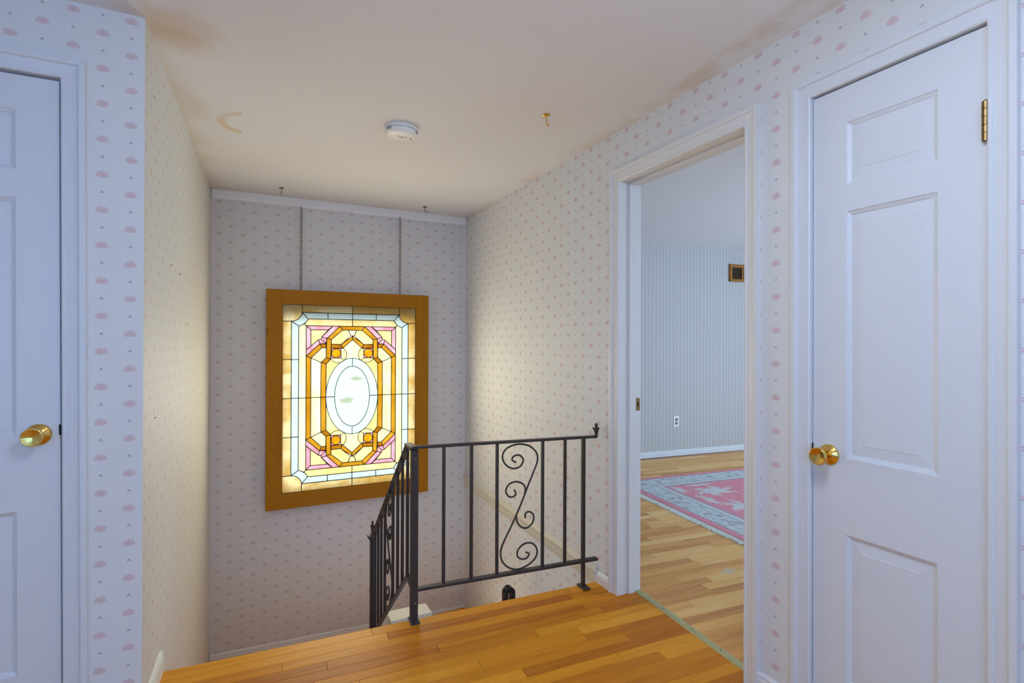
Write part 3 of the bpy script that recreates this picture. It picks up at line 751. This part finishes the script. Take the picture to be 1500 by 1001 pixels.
# ------------------------------------------------------------------ ceiling fittings
sd = empty('smoke_detector', (.664, 2.572, C)); tag(sd, 'round white smoke detector with grey lettering on the ceiling', 'smoke detector')
bm = bmesh.new(); lathe(bm, [(0, .082), (-.008, .082), (-.011, .079)], 'Z', 36); obj('base', bm, 'plastic', sd, True)
bm = bmesh.new(); lathe(bm, [(-.010, .079), (-.024, .078), (-.032, .074), (-.038, .066), (-.040, .040), (-.040, .001)], 'Z', 36); obj('cover', bm, 'plastic', sd, True)
for k in range(7):
    a = R(228+k*6); bm = bmesh.new()
    bar(bm, (.0785*math.cos(a), .0785*math.sin(a), -.017), (.0785*math.cos(a+.045), .0785*math.sin(a+.045), -.017), .002, .0035); obj('lettering', bm, 'grey', sd)
for k in range(3):
    a = R(278+k*12); bm = bmesh.new()
    bar(bm, (.0785*math.cos(a), .0785*math.sin(a), -.017), (.0785*math.cos(a+.17), .0785*math.sin(a+.17), -.017), .002, .0025); obj('lettering', bm, 'grey', sd)
for k in range(5):
    for s_ in (0, 1):
        a = R(200-s_*14); bm = bmesh.new(); z = -.014-.004*k
        a0, a1 = (R(196), R(222)) if s_ == 0 else (R(318), R(344))
        if k < 4: tube(bm, [(.0795*math.cos(a0+(a1-a0)*i/4), .0795*math.sin(a0+(a1-a0)*i/4), z) for i in range(5)], .0009, 4); obj('vent_slot', bm, 'grey', sd)
        else: bm.free()
for (dx, dy, w_, h_) in ((-.012, -.002, .010, .006), (.006, .0, .012, .008), (.022, -.002, .008, .008), (.050, .004, .010, .010), (.002, .018, .016, .004)):
    obj('print', boxes((dx-w_/2, dx+w_/2, dy-h_/2, dy+h_/2, -.0406, -.0398)), 'grey', sd)
def hook(loc, rz, label, sc=1.0):
    r = empty('ceiling_hook', loc, rz); tag(r, label, 'hook', 'brass ceiling hooks')
    bm = bmesh.new(); lathe(bm, [(0, .0175*sc), (-.003*sc, .0175*sc), (-.006*sc, .012*sc), (-.008*sc, .006*sc)], 'Z', 16); obj('plate', bm, 'brass' if sc > 1 else 'oldbrass', r, True)
    bm = bmesh.new()
    pts = [(0, 0, -.006), (0, 0, -.022)]+[(.0105-.0105*math.cos(R(a)), 0, -.032-.0115*math.sin(R(a))) for a in range(-40, 190, 23)]
    tube(bm, [(x*sc, y*sc, z*sc) for x, y, z in catmull(pts, 3)], .0028*sc, 8); obj('hook_shaft', bm, 'brass' if sc > 1 else 'oldbrass', r, True)
hook((.195, 3.92, C), R(90), 'small brass ceiling hook nearest the left stairwell wall', .95)
hook((1.213, 3.965, C), R(10), 'small brass ceiling hook in front of the right part of the back wall trim', .95)
hook((1.221, 2.115, C), R(20), 'brass ceiling hook near the doorway, closest to the camera', 1.05)

# ------------------------------------------------------------------ threshold, side room things
th = empty('threshold_strip', (1.727, 1.737, .0005), math.atan2(-.050, -.66)+R(90)); tag(th, 'dull brass threshold strip screwed across the doorway floor', 'threshold')
tl = .372; bm = bmesh.new()
prof = [(-.019, 0), (-.017, .0025), (-.006, .0042), (.006, .0042), (.017, .0025), (.019, 0)]
A = [bm.verts.new((x, -tl, z)) for x, z in prof]; B = [bm.verts.new((x, tl, z)) for x, z in prof]
for i in range(len(prof)): bm.faces.new((A[i], A[(i+1) % 6], B[(i+1) % 6], B[i]))
bm.faces.new(A); bm.faces.new(B); obj('strip', bm, 'strip', th)
th.rotation_euler = (0, 0, math.atan2(.0335, -.66)-R(90)+math.pi)
th.rotation_euler = (0, 0, -math.atan2(.050, .66))
for y in (.345, .17, -.02, -.19, -.33):
    bm = bmesh.new(); lathe(bm, [(.003, .0036), (.0048, .0034), (.0052, .002)], 'Z', 8); obj('screw', bm, 'dark', th, loc=(0, y, 0))

RA = math.radians(-5.9)
rug = empty('area_rug', (2.935, 3.84, 0), RA); tag(rug, 'pink floral rug with pale blue border and white fringe in the side room', 'rug')
RW, RL = 1.9, 2.9
bm = boxes((0, RL, -RW, 0, 0.001, .013)); bevel(bm, .004, 2)
pile = obj('pile', bm, 'rug', rug); wall_uv(pile, lambda c: c.x, lambda c: -c.y)
bm = bmesh.new(); fr = random.Random(5)
for i in range(420):
    y = -RW*(i+.5)/420; l_ = fr.uniform(.035, .065)
    tube(bm, [(.002, y, .006), (-l_*.5, y+fr.uniform(-.008, .008), .004), (-l_, y+fr.uniform(-.014, .014), .0022)], [.0042, .0036, .0024], 4, False)
tag(obj('fringe', bm, 'fringe', rug), kind='stuff')

far_rz = math.atan(RS)
out = empty('wall_outlet', (4.250, far_y(4.250)-.0005, .380), far_rz); tag(out, 'white duplex wall outlet on the striped wall above the baseboard', 'outlet')
obj('cover_plate', bevel(boxes((-.037, .037, -.006, 0, -.060, .060)), .003, 2), 'ivory', out)
for z in (.020, -.020):
    s_ = obj('socket', bevel(boxes((-.016, .016, -.0085, -.005, z-.014, z+.014)), .003, 2), 'grey', out)
    obj('slot', boxes((-.007, -.004, -.0092, -.008, z-.003, z+.008), (.004, .007, -.0092, -.008, z-.003, z+.008)), 'dark', s_)
vt = empty('wall_vent', (5.164, far_y(5.164)-.0005, 2.065), far_rz); tag(vt, 'wooden framed vent grille high on the striped wall at the doorway edge', 'vent')
vw, vh = .186, .100
obj('frame', bevel(boxes((-vw, vw, -.026, 0, vh-.036, vh)), .003, 1), 'ventwood', vt); obj('frame', bevel(boxes((-vw, vw, -.026, 0, -vh, -vh+.030)), .003, 1), 'ventwood', vt)
obj('frame', bevel(boxes((-vw, -vw+.034, -.027, 0, -vh, vh)), .003, 1), 'ventwood', vt); obj('frame', bevel(boxes((vw-.034, vw, -.027, 0, -vh, vh)), .003, 1), 'ventwood', vt)
obj('mullion', boxes((-.010, .010, -.024, -.004, -vh+.03, vh-.036)), 'ventwood', vt)
obj('backing', boxes((-vw+.03, vw-.03, -.004, -.001, -vh+.03, vh-.03)), 'grille', vt)
for i in range(7):
    z = -vh+.038+i*.0175; bm = bmesh.new()
    hexa(bm, [(-vw+.032, -.014, z-.004), (vw-.032, -.014, z-.004), (vw-.032, -.005, z+.004), (-vw+.032, -.005, z+.004), (-vw+.032, -.014, z-.002), (vw-.032, -.014, z-.002), (vw-.032, -.005, z+.006), (-vw+.032, -.005, z+.006)])
    obj('slat', bm, 'grille', vt)

# right wall: beyond the doorway casing the paper belongs to the stairwell
w = bpy.data.objects['wall_right']
